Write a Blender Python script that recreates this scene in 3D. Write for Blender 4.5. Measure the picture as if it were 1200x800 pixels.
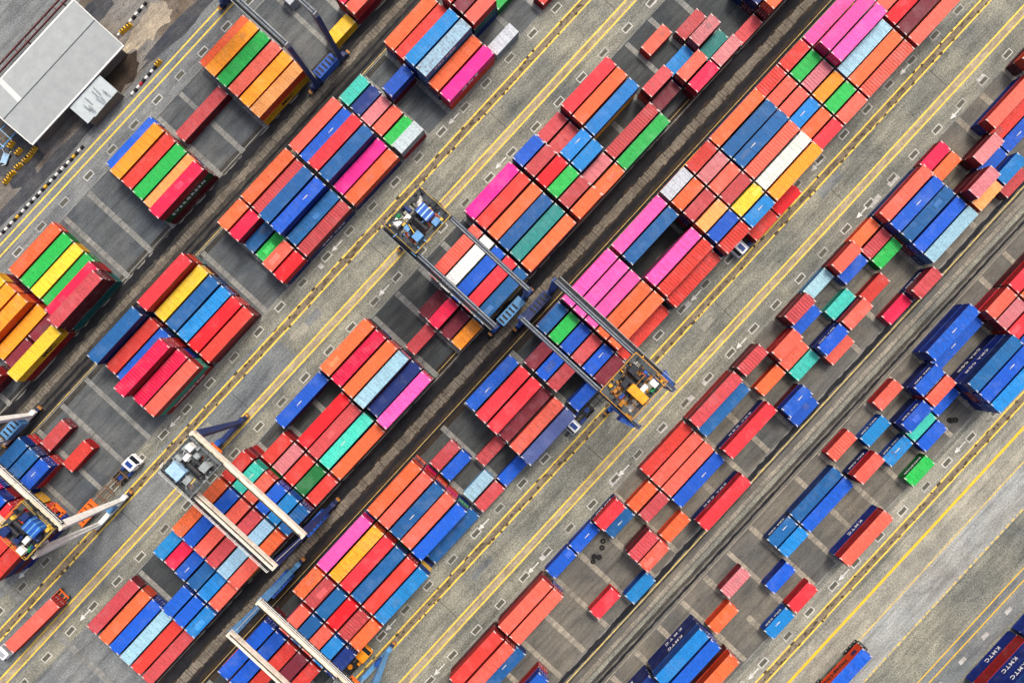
import bpy, bmesh, math, random
from mathutils import Matrix, Vector
random.seed(7)
for o in list(bpy.data.objects): bpy.data.objects.remove(o)
scene = bpy.context.scene
col = scene.collection

# ------------------------------------------------------------------ camera, sky, sun, exposure
TH = math.radians(47.3)                      # direction of the yard's lanes
CAM_H, F_PX = 155.0, 953.0
cam_data = bpy.data.cameras.new('camera'); cam = bpy.data.objects.new('camera', cam_data)
col.objects.link(cam); scene.camera = cam
cam.location = (0, 0, CAM_H); cam.rotation_euler = (0, 0, 0)
cam_data.sensor_width = 36.0; cam_data.lens = F_PX/1200*36; cam_data.clip_start = 1; cam_data.clip_end = 3000

SUN_EL, SUN_AZ = math.radians(58), math.radians(70)   # azimuth measured from +X towards +Y
world = bpy.data.worlds.new('World'); scene.world = world; world.use_nodes = True
wn = world.node_tree.nodes; wl = world.node_tree.links
sky = wn.new('ShaderNodeTexSky'); sky.sky_type = 'NISHITA'; sky.sun_disc = False
sky.sun_elevation = SUN_EL; sky.sun_rotation = math.pi/2 - SUN_AZ
sky.air_density = 0.8; sky.dust_density = 7.0; sky.ozone_density = 0.6
wl.new(sky.outputs[0], wn['Background'].inputs[0]); wn['Background'].inputs[1].default_value = 0.13
sd = bpy.data.lights.new('sun', 'SUN'); sd.energy = 1.5; sd.angle = math.radians(13); sd.color = (1.0, 0.94, 0.85)
sun = bpy.data.objects.new('sun', sd); col.objects.link(sun)
sdir = Vector((math.cos(SUN_EL)*math.cos(SUN_AZ), math.cos(SUN_EL)*math.sin(SUN_AZ), math.sin(SUN_EL)))
sun.rotation_euler = sdir.to_track_quat('Z', 'Y').to_euler(); sun.location = sdir*200
vs = scene.view_settings
vs.view_transform = 'Standard'; vs.look = 'None'; vs.gamma = 1; vs.use_curve_mapping = False; vs.exposure = 0.55

# ------------------------------------------------------------------ helpers
CO, SI = math.cos(TH), math.sin(TH)
def yard(U, V, z=0.0):                       # U along the lanes, V across them (towards lower right)
    return Vector((U*CO + V*SI, U*SI - V*CO, z))
def lin(c):
    return tuple(((x/255)/12.92 if x/255 <= .04045 else ((x/255+.055)/1.055)**2.4) for x in c)
def rgba(c, k=1.0):
    return tuple(min(1, x*k) for x in lin(c)) + (1.0,)

class MB:
    """collects shapes into one mesh"""
    def __init__(s): s.v = []; s.f = []; s.m = []
    def quad(s, pts, m=0):
        n = len(s.v); s.v += [tuple(p) for p in pts]; s.f.append(tuple(range(n, n+len(pts)))); s.m.append(m)
    def hexa(s, p, m=0):                     # p: 8 points, bottom ring then top ring
        n = len(s.v); s.v += [tuple(q) for q in p]
        for f in ((3,2,1,0),(4,5,6,7),(0,1,5,4),(1,2,6,5),(2,3,7,6),(3,0,4,7)):
            s.f.append(tuple(n+i for i in f)); s.m.append(m)
    def box(s, x0, x1, y0, y1, z0, z1, m=0):
        s.hexa([(x0,y0,z0),(x1,y0,z0),(x1,y1,z0),(x0,y1,z0),(x0,y0,z1),(x1,y0,z1),(x1,y1,z1),(x0,y1,z1)], m)
    def cbox(s, c, d, m=0):
        s.box(c[0]-d[0]/2, c[0]+d[0]/2, c[1]-d[1]/2, c[1]+d[1]/2, c[2]-d[2]/2, c[2]+d[2]/2, m)
    def taper(s, a, da, b, db, m=0):         # box from a (size da xy) to b (size db xy)
        P = []
        for c, d in ((a, da), (b, db)):
            for sx, sy in ((-1,-1),(1,-1),(1,1),(-1,1)): P.append((c[0]+sx*d[0]/2, c[1]+sy*d[1]/2, c[2]))
        s.hexa(P, m)
    def bar(s, a, b, w, h=None, m=0):
        a, b = Vector(a), Vector(b); h = h or w; d = (b-a).normalized()
        up = Vector((0,0,1)) if abs(d.z) < .95 else Vector((1,0,0))
        r = d.cross(up).normalized()*w/2; u = r.cross(d).normalized()*h/2
        s.hexa([a-r-u, a+r-u, a+r+u, a-r+u, b-r-u, b+r-u, b+r+u, b-r+u], m)
    def cyl(s, a, b, r, n=12, m=0, r2=None):
        a, b = Vector(a), Vector(b); d = (b-a).normalized(); r2 = r if r2 is None else r2
        up = Vector((0,0,1)) if abs(d.z) < .95 else Vector((1,0,0))
        x = d.cross(up).normalized(); y = d.cross(x).normalized(); k = len(s.v)
        for c, rr in ((a, r), (b, r2)):
            for i in range(n):
                t = 2*math.pi*i/n; s.v.append(tuple(c + x*rr*math.cos(t) + y*rr*math.sin(t)))
        for i in range(n):
            s.f.append((k+i, k+(i+1)%n, k+n+(i+1)%n, k+n+i)); s.m.append(m)
        s.f.append(tuple(k+n-1-i for i in range(n))); s.m.append(m)
        s.f.append(tuple(k+n+i for i in range(n))); s.m.append(m)
    def data(s, name, mats, bevel=0):
        me = bpy.data.meshes.new(name); me.from_pydata(s.v, [], s.f)
        for m in (mats if isinstance(mats, (list, tuple)) else [mats]): me.materials.append(m)
        me.polygons.foreach_set('material_index', s.m); 
        bm = bmesh.new(); bm.from_mesh(me)
        if bevel:
            bmesh.ops.bevel(bm, geom=list(bm.edges), offset=bevel, segments=1, affect='EDGES', clamp_overlap=True)
        bmesh.ops.recalc_face_normals(bm, faces=bm.faces); bm.to_mesh(me); bm.free()
        return me
    def obj(s, name, mats, parent=None, bevel=0):
        return link(name, s.data(name, mats, bevel), parent)

def link(name, data, parent=None):
    o = bpy.data.objects.new(name, data); col.objects.link(o)
    if parent is not None: o.parent = parent
    return o
def tag(o, label=None, cat=None, group=None, kind=None):
    for k, v in (('label', label), ('category', cat), ('group', group), ('kind', kind)):
        if v: o[k] = v
    return o
def empty(name, U, V, z=0, rot=0.0, plain=None):
    o = link(name, None); o.empty_display_size = .5
    o.location = yard(U, V, z); o.rotation_euler = (0, 0, TH+rot)
    return o

# ------------------------------------------------------------------ materials
def new_mat(name):
    m = bpy.data.materials.new(name); m.use_nodes = True
    nt = m.node_tree; return m, nt, nt.nodes, nt.links, nt.nodes['Principled BSDF']
def N(nodes, t, **kw):
    n = nodes.new(t)
    for k, v in kw.items():
        if k in n.inputs.keys(): n.inputs[k].default_value = v
        else: setattr(n, k, v)
    return n
def ramp(nodes, pts):
    r = nodes.new('ShaderNodeValToRGB'); e = r.color_ramp.elements
    while len(e) < len(pts): e.new(.5)
    for el, (p, c) in zip(e, pts):
        el.position = p; el.color = c if len(c) == 4 else (*c, 1)
    return r
def mixc(nodes, links, fac, a, b, mode='MIX'):
    n = nodes.new('ShaderNodeMix'); n.data_type = 'RGBA'; n.blend_type = mode
    for sock, v in ((n.inputs[0], fac), (n.inputs[6], a), (n.inputs[7], b)):
        if isinstance(v, (int, float)): sock.default_value = v
        elif isinstance(v, tuple): sock.default_value = v
        else: links.new(v, sock)
    return n.outputs[2]
def math_n(nodes, links, op, a, b=0.0, clamp=False):
    n = nodes.new('ShaderNodeMath'); n.operation = op; n.use_clamp = clamp
    for sock, v in ((n.inputs[0], a), (n.inputs[1], b)):
        if isinstance(v, (int, float)): sock.default_value = v
        else: links.new(v, sock)
    return n.outputs[0]

def paint_material(name, source):
    """weathered container paint: colour from the object (or the mesh attribute), pass index = how rusty"""
    m, nt, n, l, bs = new_mat(name)
    tc = n.new('ShaderNodeTexCoord'); oi = n.new('ShaderNodeObjectInfo')
    if source == 'object':
        base = oi.outputs['Color']
        off = n.new('ShaderNodeVectorMath'); off.operation = 'SCALE'; off.inputs[0].default_value = (97, 53, 31)
        l.new(oi.outputs['Random'], off.inputs['Scale'])
        ad = n.new('ShaderNodeVectorMath'); ad.operation = 'ADD'
        l.new(tc.outputs['Object'], ad.inputs[0]); l.new(off.outputs[0], ad.inputs[1]); vec = ad.outputs[0]
    else:
        at = n.new('ShaderNodeAttribute'); at.attribute_name = 'paint'; base = at.outputs['Color']; vec = tc.outputs['Object']
    big = N(n, 'ShaderNodeTexNoise', Scale=.35, Detail=5.0, Roughness=.7); l.new(vec, big.inputs['Vector'])
    fine = N(n, 'ShaderNodeTexNoise', Scale=4.2, Detail=3.0, Roughness=.75); l.new(vec, fine.inputs['Vector'])
    spot = N(n, 'ShaderNodeTexNoise', Scale=1.5, Detail=4.0, Roughness=.7); l.new(vec, spot.inputs['Vector'])
    # speckle: brightness of paint varies
    rf = ramp(n, [(.34, (.56,.56,.56)), (.5, (.98,.98,.98)), (.66, (1.30,1.30,1.30))]); l.new(fine.outputs[0], rf.inputs[0])
    c1 = mixc(n, l, .75, base, rf.outputs[0], 'MULTIPLY')
    # grime lying in bands along the ribs, different on every box
    sm = n.new('ShaderNodeMapping'); sm.inputs['Scale'].default_value = (2.6,.35,.35); l.new(vec, sm.inputs[0])
    band = N(n, 'ShaderNodeTexNoise', Scale=1.0, Detail=4.0, Roughness=.7); l.new(sm.outputs[0], band.inputs['Vector'])
    rbd = ramp(n, [(.36, (.66,.64,.62)), (.52, (1,1,1)), (.70, (1.10,1.10,1.10))]); l.new(band.outputs[0], rbd.inputs[0])
    kb = math_n(n, l, 'MULTIPLY', oi.outputs['Random'], .75)
    c1 = mixc(n, l, kb, c1, rbd.outputs[0], 'MULTIPLY')
    # welded seams across the panels
    sep = n.new('ShaderNodeSeparateXYZ'); l.new(tc.outputs['Object'], sep.inputs[0])
    fr = math_n(n, l, 'FRACT', math_n(n, l, 'MULTIPLY', sep.outputs[0], .82))
    seam = math_n(n, l, 'LESS_THAN', fr, .075); seam = math_n(n, l, 'MULTIPLY', seam, .28)
    c1 = mixc(n, l, seam, c1, (.03,.025,.025,1))
    # chalky fading
    rb = ramp(n, [(.50, (0,0,0)), (.85, (.14,.14,.14))]); l.new(big.outputs[0], rb.inputs[0])
    c2 = mixc(n, l, rb.outputs[0], c1, (.50,.55,.57,1))
    # grime and rust
    age = math_n(n, l, 'MULTIPLY', oi.outputs['Object Index'], .075)
    thr = math_n(n, l, 'SUBTRACT', .70, age)
    d = math_n(n, l, 'SUBTRACT', spot.outputs[0], thr)
    rust = math_n(n, l, 'MULTIPLY', d, 9.0, True)
    rc = mixc(n, l, fine.outputs[0], (.05,.02,.015,1), (.20,.085,.04,1))
    rust2 = math_n(n, l, 'MULTIPLY', rust, .75)
    c3 = mixc(n, l, rust2, c2, rc)
    l.new(c3, bs.inputs['Base Color'])
    bs.inputs['Roughness'].default_value = .58; bs.inputs['Specular IOR Level'].default_value = .28
    hsum = math_n(n, l, 'ADD', math_n(n, l, 'MULTIPLY', fine.outputs[0], .25), math_n(n, l, 'MULTIPLY', spot.outputs[0], 1.2))
    bp = N(n, 'ShaderNodeBump', Strength=.5, Distance=.07); l.new(hsum, bp.inputs['Height']); l.new(bp.outputs[0], bs.inputs['Normal'])
    return m
PAINT = paint_material('container_paint', 'object')
PAINT_MASS = paint_material('container_paint_mass', 'attribute')

def simple(name, c, rough=.6, metal=0, var=.25, scale=2.0, rust=0.0):
    m, nt, n, l, bs = new_mat(name)
    tc = n.new('ShaderNodeTexCoord')
    nz = N(n, 'ShaderNodeTexNoise', Scale=scale, Detail=4.0, Roughness=.7); l.new(tc.outputs['Object'], nz.inputs['Vector'])
    a, b = 1-var, 1+var
    r = ramp(n, [(.3, (a,a,a)), (.7, (b,b,b))]); l.new(nz.outputs[0], r.inputs[0])
    cc = mixc(n, l, 1.0, rgba(c), r.outputs[0], 'MULTIPLY')
    if rust:
        n2 = N(n, 'ShaderNodeTexNoise', Scale=scale*.6, Detail=5.0, Roughness=.75); l.new(tc.outputs['Object'], n2.inputs['Vector'])
        r2 = ramp(n, [(.56, (0,0,0)), (.68, (rust,rust,rust))]); l.new(n2.outputs[0], r2.inputs[0])
        cc = mixc(n, l, r2.outputs[0], cc, (.13,.06,.03,1))
    l.new(cc, bs.inputs['Base Color']); bs.inputs['Roughness'].default_value = rough; bs.inputs['Metallic'].default_value = metal
    bs.inputs['Specular IOR Level'].default_value = .35
    return m

def ground_mat(name, c, stain, stain_amt=.6, speck=.35, rough=.9, scale=1.0, dark=(38,38,42), oil_at=.66):
    """concrete / asphalt: coarse aggregate speckle, large blotches, oil spots"""
    m, nt, n, l, bs = new_mat(name)
    tc = n.new('ShaderNodeTexCoord'); rot = N(n, 'ShaderNodeMapping'); rot.inputs['Rotation'].default_value = (0,0,-TH)
    l.new(tc.outputs['Object'], rot.inputs[0]); v = rot.outputs[0]
    st = N(n, 'ShaderNodeMapping'); st.inputs['Scale'].default_value = (.35,1,1); l.new(v, st.inputs[0])   # tyre drag along the lanes
    big = N(n, 'ShaderNodeTexNoise', Scale=.055*scale, Detail=7.0, Roughness=.68); l.new(v, big.inputs['Vector'])
    mid = N(n, 'ShaderNodeTexNoise', Scale=.45*scale, Detail=5.0, Roughness=.7); l.new(st.outputs[0], mid.inputs['Vector'])
    fin = N(n, 'ShaderNodeTexNoise', Scale=3.4, Detail=4.0, Roughness=.8); l.new(v, fin.inputs['Vector'])
    oil = N(n, 'ShaderNodeTexNoise', Scale=.8, Detail=3.0, Roughness=.6); l.new(v, oil.inputs['Vector'])
    a, b = 1-speck, 1+speck
    rs = ramp(n, [(.36, (a,a,a)), (.5, (1,1,1)), (.64, (b,b,b))]); l.new(fin.outputs[0], rs.inputs[0])
    rb = ramp(n, [(.38, (0,0,0)), (.66, (1,1,1))]); l.new(big.outputs[0], rb.inputs[0])
    f = math_n(n, l, 'MULTIPLY', rb.outputs[0], stain_amt)
    c1 = mixc(n, l, f, rgba(c), rgba(stain))
    rm = ramp(n, [(.34, (.62,.63,.65)), (.6, (1.08,1.08,1.06))]); l.new(mid.outputs[0], rm.inputs[0])
    c2 = mixc(n, l, .9, c1, rm.outputs[0], 'MULTIPLY')
    c3 = mixc(n, l, 1.0, c2, rs.outputs[0], 'MULTIPLY')
    sk = N(n, 'ShaderNodeMapping'); sk.inputs['Scale'].default_value = (.018,.9,1); l.new(v, sk.inputs[0])      # wheel tracks along the lanes
    trk = N(n, 'ShaderNodeTexNoise', Scale=1.0, Detail=4.0, Roughness=.7); l.new(sk.outputs[0], trk.inputs['Vector'])
    rt = ramp(n, [(.36, (.74,.73,.72)), (.52, (1.02,1.02,1.02)), (.68, (1.08,1.07,1.05))]); l.new(trk.outputs[0], rt.inputs[0])
    c3 = mixc(n, l, .85, c3, rt.outputs[0], 'MULTIPLY')
    vo = N(n, 'ShaderNodeTexVoronoi', Scale=.11); vo.feature = 'DISTANCE_TO_EDGE'
    dis = n.new('ShaderNodeVectorMath'); dis.operation = 'MULTIPLY_ADD'; l.new(mid.outputs[1], dis.inputs[0]); dis.inputs[1].default_value = (6,6,0); l.new(v, dis.inputs[2]); l.new(dis.outputs[0], vo.inputs['Vector'])
    ck = math_n(n, l, 'LESS_THAN', vo.outputs[0], .0055); ck = math_n(n, l, 'MULTIPLY', ck, math_n(n, l, 'MULTIPLY', big.outputs[0], .5))
    c3 = mixc(n, l, ck, c3, rgba(dark))
    ro = ramp(n, [(oil_at, (0,0,0)), (oil_at+.10, (.65,.65,.65))]); l.new(oil.outputs[0], ro.inputs[0])
    c4 = mixc(n, l, ro.outputs[0], c3, rgba(dark))
    l.new(c4, bs.inputs['Base Color']); bs.inputs['Roughness'].default_value = rough; bs.inputs['Specular IOR Level'].default_value = .3
    bp = N(n, 'ShaderNodeBump', Strength=.3, Distance=.04); l.new(fin.outputs[0], bp.inputs['Height']); l.new(bp.outputs[0], bs.inputs['Normal'])
    return m

def line_mat(name, c, wear=.5, under=(120,116,108), scale=1.2):
    m, nt, n, l, bs = new_mat(name)
    tc = n.new('ShaderNodeTexCoord')
    nz = N(n, 'ShaderNodeTexNoise', Scale=scale, Detail=5.0, Roughness=.75); l.new(tc.outputs['Object'], nz.inputs['Vector'])
    r = ramp(n, [(.56-.25*wear, (0,0,0)), (.72-.18*wear, (1,1,1))]); l.new(nz.outputs[0], r.inputs[0])
    f = math_n(n, l, 'MULTIPLY', r.outputs[0], .25+.65*wear)
    l.new(mixc(n, l, f, rgba(c), rgba(under)), bs.inputs['Base Color']); bs.inputs['Roughness'].default_value = .75
    return m

M_CONC   = ground_mat('concrete_warm', (139,138,124), (98,102,99), 1.0, .56, oil_at=.64)
M_CONC_B = ground_mat('concrete_cool', (124,127,126), (90,98,104), .8, .42)
M_CONC_L = ground_mat('concrete_pale', (154,151,137), (116,118,112), .8, .48, oil_at=.64)
M_ASPH   = ground_mat('asphalt_dark', (96,99,99), (66,75,83), .9, .25)
M_ASPH_M = ground_mat('asphalt_mid', (76,79,78), (50,57,62), .9, .28)
M_ASPH_W = ground_mat('asphalt_brown', (112,107,97), (80,83,83), .9, .28)
M_SLEEP  = ground_mat('sleeper_concrete', (140,141,136), (104,106,105), .8, .30, scale=3)
M_SLEEP_W = ground_mat('sleeper_concrete_warm', (154,147,132), (112,108,100), .8, .30, scale=3)
M_TRENCH = ground_mat('drain_tar', (20,22,28), (40,40,42), .8, .45, scale=4)
M_TRENCH_G = ground_mat('drain_grey', (72,69,63), (42,43,44), .9, .45, scale=5)
M_DIRT   = ground_mat('oily_dirt', (58,47,37), (34,31,30), .9, .5, scale=3)
M_SOIL   = ground_mat('yard_soil', (122,120,116), (98,84,68), .95, .40, scale=1.6, oil_at=.60)
M_COBBLE = ground_mat('setts', (124,117,105), (84,78,70), .8, .4, scale=4)
M_RUNWAY = ground_mat('runway_concrete', (164,152,128), (132,120,102), .8, .35, scale=3)
M_RUNWAY_D = ground_mat('runway_rubbered', (136,124,104), (98,88,74), .9, .45, scale=6, dark=(48,42,34), oil_at=.56)
M_STAIN  = ground_mat('tyre_stain', (66,55,42), (92,78,56), .9, .5, scale=6)
M_YEL    = line_mat('yellow_line', (232,198,66), .55, (150,132,90))
M_YEL2   = line_mat('yellow_line_worn', (220,190,80), .8, (140,132,115))
M_YELT   = line_mat('yellow_line_thick', (226,178,20), .4, (150,130,80))
M_WHITE  = line_mat('white_marking', (212,212,206), .6, (140,138,134))
M_WHITE2 = line_mat('white_marking_worn', (192,192,188), .9, (140,138,134))
M_GRATE  = simple('grate', (78,78,68), .8, 0, .5, 6)
M_CAST   = simple('corner_casting', (188,188,182), .6, 0, .3, 3)
M_DARK   = simple('dark_steel', (34,35,38), .6, 0, .4, 2, .3)
M_TYRE   = simple('tyre_rubber', (24,24,25), .85, 0, .3, 3)
M_GLASS  = simple('window_glass', (25,32,40), .12, 0, .1, 1)
M_BROWN  = simple('rusty_frame', (104,80,60), .75, 0, .4, 2, .6)
M_ORANGE = simple('orange_steel', (222,104,32), .6, 0, .3, 2, .35)
M_TEXTW  = simple('lettering_white', (238,238,240), .6, 0, .08, 2)
M_TEXTK  = simple('lettering_black', (22,22,26), .6, 0, .1, 2)

# ------------------------------------------------------------------ the ground
def sheet(name, U0, U1, V0, V1, z, mat, parent=None, kind='structure'):
    """flat strip in yard coordinates; its own coordinates are world coordinates so materials run on"""
    mb = MB(); mb.quad([yard(U0,V0,z), yard(U1,V0,z), yard(U1,V1,z), yard(U0,V1,z)])
    o = mb.obj(name, mat, parent)
    if parent is None and kind: o['kind'] = kind
    return o
mbg = MB(); S = 1500
mbg.quad([(-S,-S,0),(S,-S,0),(S,S,0),(-S,S,0)])
ground = mbg.obj('ground', M_CONC); ground['kind'] = 'structure'

PITCH, SLOT, U_REF = 2.8, 6.46, -1.4
ROW0 = {'A': -77.3, 'B': -53.6, 'C': -21.2, 'D': 2.5, 'E': 34.9, 'F': 58.6, 'G': 108.0}
def slotU(j): return U_REF + SLOT*j - .16*max(0, -j-5)
UA, UB = -150, 150
# block pads with concrete sleepers across them
pads = {'A': M_ASPH, 'B': M_ASPH, 'C': M_ASPH_M, 'D': M_ASPH_M, 'E': M_ASPH_W, 'F': M_ASPH_W}
for k, mt in pads.items():
    v0 = ROW0[k]-1.6; v1 = ROW0[k]+5*PITCH+1.6
    ulo = -93.6 if k in 'BC' else UA
    pad = sheet('pavement', ulo, UB, v0, v1, .0055, mt)
    for j in range(-16, 17):
        if slotU(j) < ulo: continue
        u = slotU(j)-.25 + random.uniform(-.1,.1)
        cuts = [v0+.3] + [ROW0[k]+PITCH*(r+.5) for r in ((1,3) if k in 'EF' else ((2,) if random.random() < .5 else ()))] + [v1-.3]
        for a, b in zip(cuts[:-1], cuts[1:]):
            if k in 'EF' and random.random() < .12: continue
            if k in 'CD' and random.random() < .25: continue
            w = random.uniform(.46,.58); mb = MB()
            mb.hexa([yard(u-w,a+.06,.0),yard(u+w,a+.06,.0),yard(u+w,b-.06,.0),yard(u-w,b-.06,.0),
                     yard(u-w,a+.06,.03),yard(u+w,a+.06,.03),yard(u+w,b-.06,.03),yard(u-w,b-.06,.03)])
            mb.obj('concrete_sleeper', M_SLEEP_W if k in 'EF' else M_SLEEP, pad)
    for vv in (v0, v1-.18):                  # pale edging of the pad
        sheet('pad_edging', ulo, UB, vv, vv+.18, .0085, M_SLEEP, pad)

# lanes: tinted road sheets, crane runways with double yellow lines, truck lanes with plates and arrows
lanes = [('A', -83.4, -80.8, M_CONC_B, -86.2, -78.9), ('B', -33.8, -36.9, None, 0, 0), ('C', -27.4, -24.4, None, 0, 0),
         ('D', 22.3, 19.7, None, 0, 0), ('E', 29.0, 32.2, None, 0, 0), ('F', 78.9, 76.6, None, 0, 0)]
sheet('road', UA, UB, -86.4, -78.9, .004, M_CONC_B)
sheet('road', UA, -30, -38.0, -22.8, .004, M_CONC_B)
sheet('road', UA, -93.6, -55.0, -38.0, .0045, M_CONC_B)
sheet('road', UA, -93.6, -22.8, -5.0, .0045, M_CONC_B)
for va, vb in ((-52,-34.8),(-32.8,-28.4),(-26.3,-6)): sheet('concrete_crossing', -100.4, -99.1, va, vb, .009, M_SLEEP)
sheet('road', UA, UB, 80.5, 87.0, .004, M_CONC_L)
sheet('road', UA, UB, 87.0, 93.4, .005, ground_mat('concrete_bluish', (150,154,152), (134,130,122), .7, .4))
sheet('road', UA, UB, 103.0, 106.2, .004, M_CONC_B)
PLATE = None
def marks(k, Vr, Vt):
    dirty = k in 'BDF'
    rw = sheet('crane_runway', UA, UB, Vr-.75, Vr+.75, .008, M_CONC_B if k == 'A' else (M_RUNWAY_D if dirty else M_RUNWAY))
    for s in (-1, 1):
        sheet('yellow_line', UA, UB, Vr+s*.72-.15, Vr+s*.72+.15, .012, M_YEL, rw)
    if dirty:
        mb = MB(); u = UA
        while u < UB:
            u += random.uniform(.8,2.6); v = Vr+random.choice((-.62,.0,.5,.62))+random.uniform(-.2,.2); a, b = random.uniform(.2,.75), random.uniform(.15,.36); t0 = random.random()*6
            mb.quad([yard(u+a*random.uniform(.6,1)*math.cos(t0+t), v+b*random.uniform(.6,1)*math.sin(t0+t), .0135) for t in [q*.393 for q in range(16)]])
        mb.obj('tyre_stains', M_STAIN, rw)['kind'] = 'stuff'
    lane = sheet('truck_lane', UA, UB, Vt-1.5, Vt+1.5, .007, {'A': M_CONC_B, 'B': M_CONC, 'C': M_CONC, 'D': M_CONC, 'E': M_CONC, 'F': M_CONC_L}[k])
    for j in range(-17, 17):
        u = slotU(j)+2.1+random.uniform(-.25,.25); v = Vt+random.uniform(-.12,.12)
        mb = MB(); L, W, t = 1.05, .57, .12
        for (a,b,c,d) in ((-L,L,-W,-W+t),(-L,L,W-t,W),(-L,-L+t,-W+t,W-t),(L-t,L,-W+t,W-t)):
            mb.quad([yard(u+a,v+c,.012),yard(u+b,v+c,.012),yard(u+b,v+d,.012),yard(u+a,v+d,.012)], 0)
        fr = mb.obj('painted_border', [M_WHITE if random.random() < .6 else M_WHITE2], lane)
        mb = MB(); L, W = .8, .3
        mb.hexa([yard(u-L,v-W,.0),yard(u+L,v-W,.0),yard(u+L,v+W,.0),yard(u-L,v+W,.0),yard(u-L,v-W,.02),yard(u+L,v-W,.02),yard(u+L,v+W,.02),yard(u-L,v+W,.02)])
        mb.obj('anchor_plate', M_GRATE, lane)
    return lane
LANE = {}
for k, Vr, Vt, *_ in lanes: LANE[k] = (marks(k, Vr, Vt), Vt)
def px_uv(x, y, h=0.0):                      # photograph pixel -> yard coordinates at height h
    s = (CAM_H-h)/F_PX; X, Y = (x-600)*s, (y-400)*s
    return X*CO - Y*SI, X*SI + Y*CO
def arrow(k, x, y):
    lane, vt = LANE[k]; u, v = px_uv(x, y); mb = MB()
    P = lambda a, b: yard(u+a, v+b, .013)
    mb.quad([P(-.1,-.11), P(1.7,-.11), P(1.7,.11), P(-.1,.11)])
    mb.quad([P(-1.3,0), P(-.1,-.5), P(-.1,.5)])
    mb.obj('lane_arrow', M_WHITE, lane)
for k, x, y in (('B',394,289),('B',531,140),('B',27,672),('B',204,495),('C',449,341),('C',586,192),('C',99,721),('D',1060,82),('D',956,195),
                ('D',815,347),('D',457,733),('D',566,615),('E',1119,134),('E',1009,250),('E',868,403),('E',730,552),('E',624,666),
                ('E',514,785),('F',1124,525),('F',988,674),('F',882,790),('A',248,72)): arrow(k, x, y)
for k, x, y, L in (('E',1047,212,2.2),('E',1025,236,2.4),('E',828,446,1.7),('E',808,468,1.5),('E',777,502,1.7),('E',719,564,1.5),('E',639,650,2.2),
                   ('D',804,359,1.8),('E',1150,92,1.5),('B',376,312,.8),('C',764,4,1.6)):      # worn white paint patches
    lane, vt = LANE[k]; u, v = px_uv(x, y); mb = MB()
    mb.quad([yard(u-L*.6,v-.5,.014), yard(u+L*.6,v-.45,.014), yard(u+L*.62,v+.5,.014), yard(u-L*.55,v+.45,.014)])
    mb.obj('worn_paint_patch', M_WHITE2, lane)

# yellow lines of the far right road
rl = sheet('road_line', UA, UB, 82.55, 83.05, .010, M_YELT)
sheet('road_line', UA, UB, 87.05, 87.35, .010, M_YEL2)
mb = MB(); u = UA
while u < UB:
    d = random.uniform(.5, 1.3); mb.quad([yard(u,93.05,.011),yard(u+d,93.05,.011),yard(u+d,93.4,.011),yard(u,93.4,.011)]); u += d+random.uniform(.15,.6)
tag(mb.obj('road_line', M_YEL2), kind='structure')
rw = sheet('crane_runway', UA, UB, 100.9, 102.5, .008, M_CONC_B)
for s in (100.8, 102.4): sheet('yellow_line', UA, UB, s, s+.2, .012, M_YELT, rw)
for j in range(-14, 14):
    u, v = slotU(j)+2.0, 104.3; mb = MB()
    mb.quad([yard(u-.8,v-.4,.012),yard(u+.8,v-.4,.012),yard(u+.8,v+.4,.012),yard(u-.8,v+.4,.012)])
    mb.obj('painted_block', M_WHITE2, rw)

# joints between concrete bays and repair patches in the lanes
for k in (('D',22.3,29.0), ('B',-33.8,-27.4)):
    lane = LANE[k[0]][0]
    for i in range(7):
        u = -110+i*34+random.uniform(-6,6); sheet('expansion_joint', u, u+.1, k[1]+1.1, k[2]-1.1, .0045, M_TRENCH_G, lane)
    for i in range(7):
        u = random.uniform(-110,110); v = random.uniform(k[1]+1.2, k[2]-3.2)
        sheet('repair_patch', u, u+random.uniform(2,7), v, v+random.uniform(1,2), .0035+.0003*i, M_CONC_B if i % 2 else M_CONC_L, lane)
# drain strips between back-to-back blocks
def drain(Vc, mtar, mcob, tone, tars, cob, lines):
    base = sheet('service_strip', UA, UB, Vc-4.6, Vc+4.6, .006, tone)
    for v0, w, mt in tars:
        mb = MB(); u = UA; rnd = random.Random(int(Vc*10+v0)); pa = pb = 0
        while u < UB:
            d = rnd.uniform(.5,1.6); qa, qb = rnd.uniform(-.2,.2)*w, rnd.uniform(-.2,.2)*w
            mb.quad([yard(u,Vc+v0+pa,.011),yard(u+d,Vc+v0+qa,.011),yard(u+d,Vc+v0+w+qb,.011),yard(u,Vc+v0+w+pb,.011)]); pa, pb = qa, qb; u += d
        mb.obj('tarred_channel', mt, base)
    mb = MB(); u = UA; rnd = random.Random(int(Vc*7)); c0, c1 = cob
    while u < UB:                            # rough slabs
        d = rnd.uniform(.45,.9); h = rnd.uniform(.02,.06); g = rnd.choice((.03,.05,.12))
        a, b = Vc+c0+rnd.uniform(-.15,.15)*(c1-c0)*.6, Vc+c1+rnd.uniform(-.15,.15)*(c1-c0)*.6
        mb.hexa([yard(u,a,0),yard(u+d-g,a,0),yard(u+d-g,b,0),yard(u,b,0),yard(u,a,h),yard(u+d-g,a,h),yard(u+d-g,b,h),yard(u,b,h)]); u += d
    o = mb.obj('rough_slabs', mcob, base); o['kind'] = 'stuff'
    for v, w, mt in lines: sheet('painted_line', UA, UB, Vc+v, Vc+v+w, .0125, mt, base)
    return base
drain(-58.6, M_TRENCH, M_COBBLE, M_TRENCH_G, ((-3.3,1.5,M_TRENCH),(.9,.5,M_TRENCH),(2.0,.7,M_TRENCH)), (-1.2,.1), ((3.1,.14,M_YEL2),(-3.9,.2,M_SLEEP)))
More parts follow.
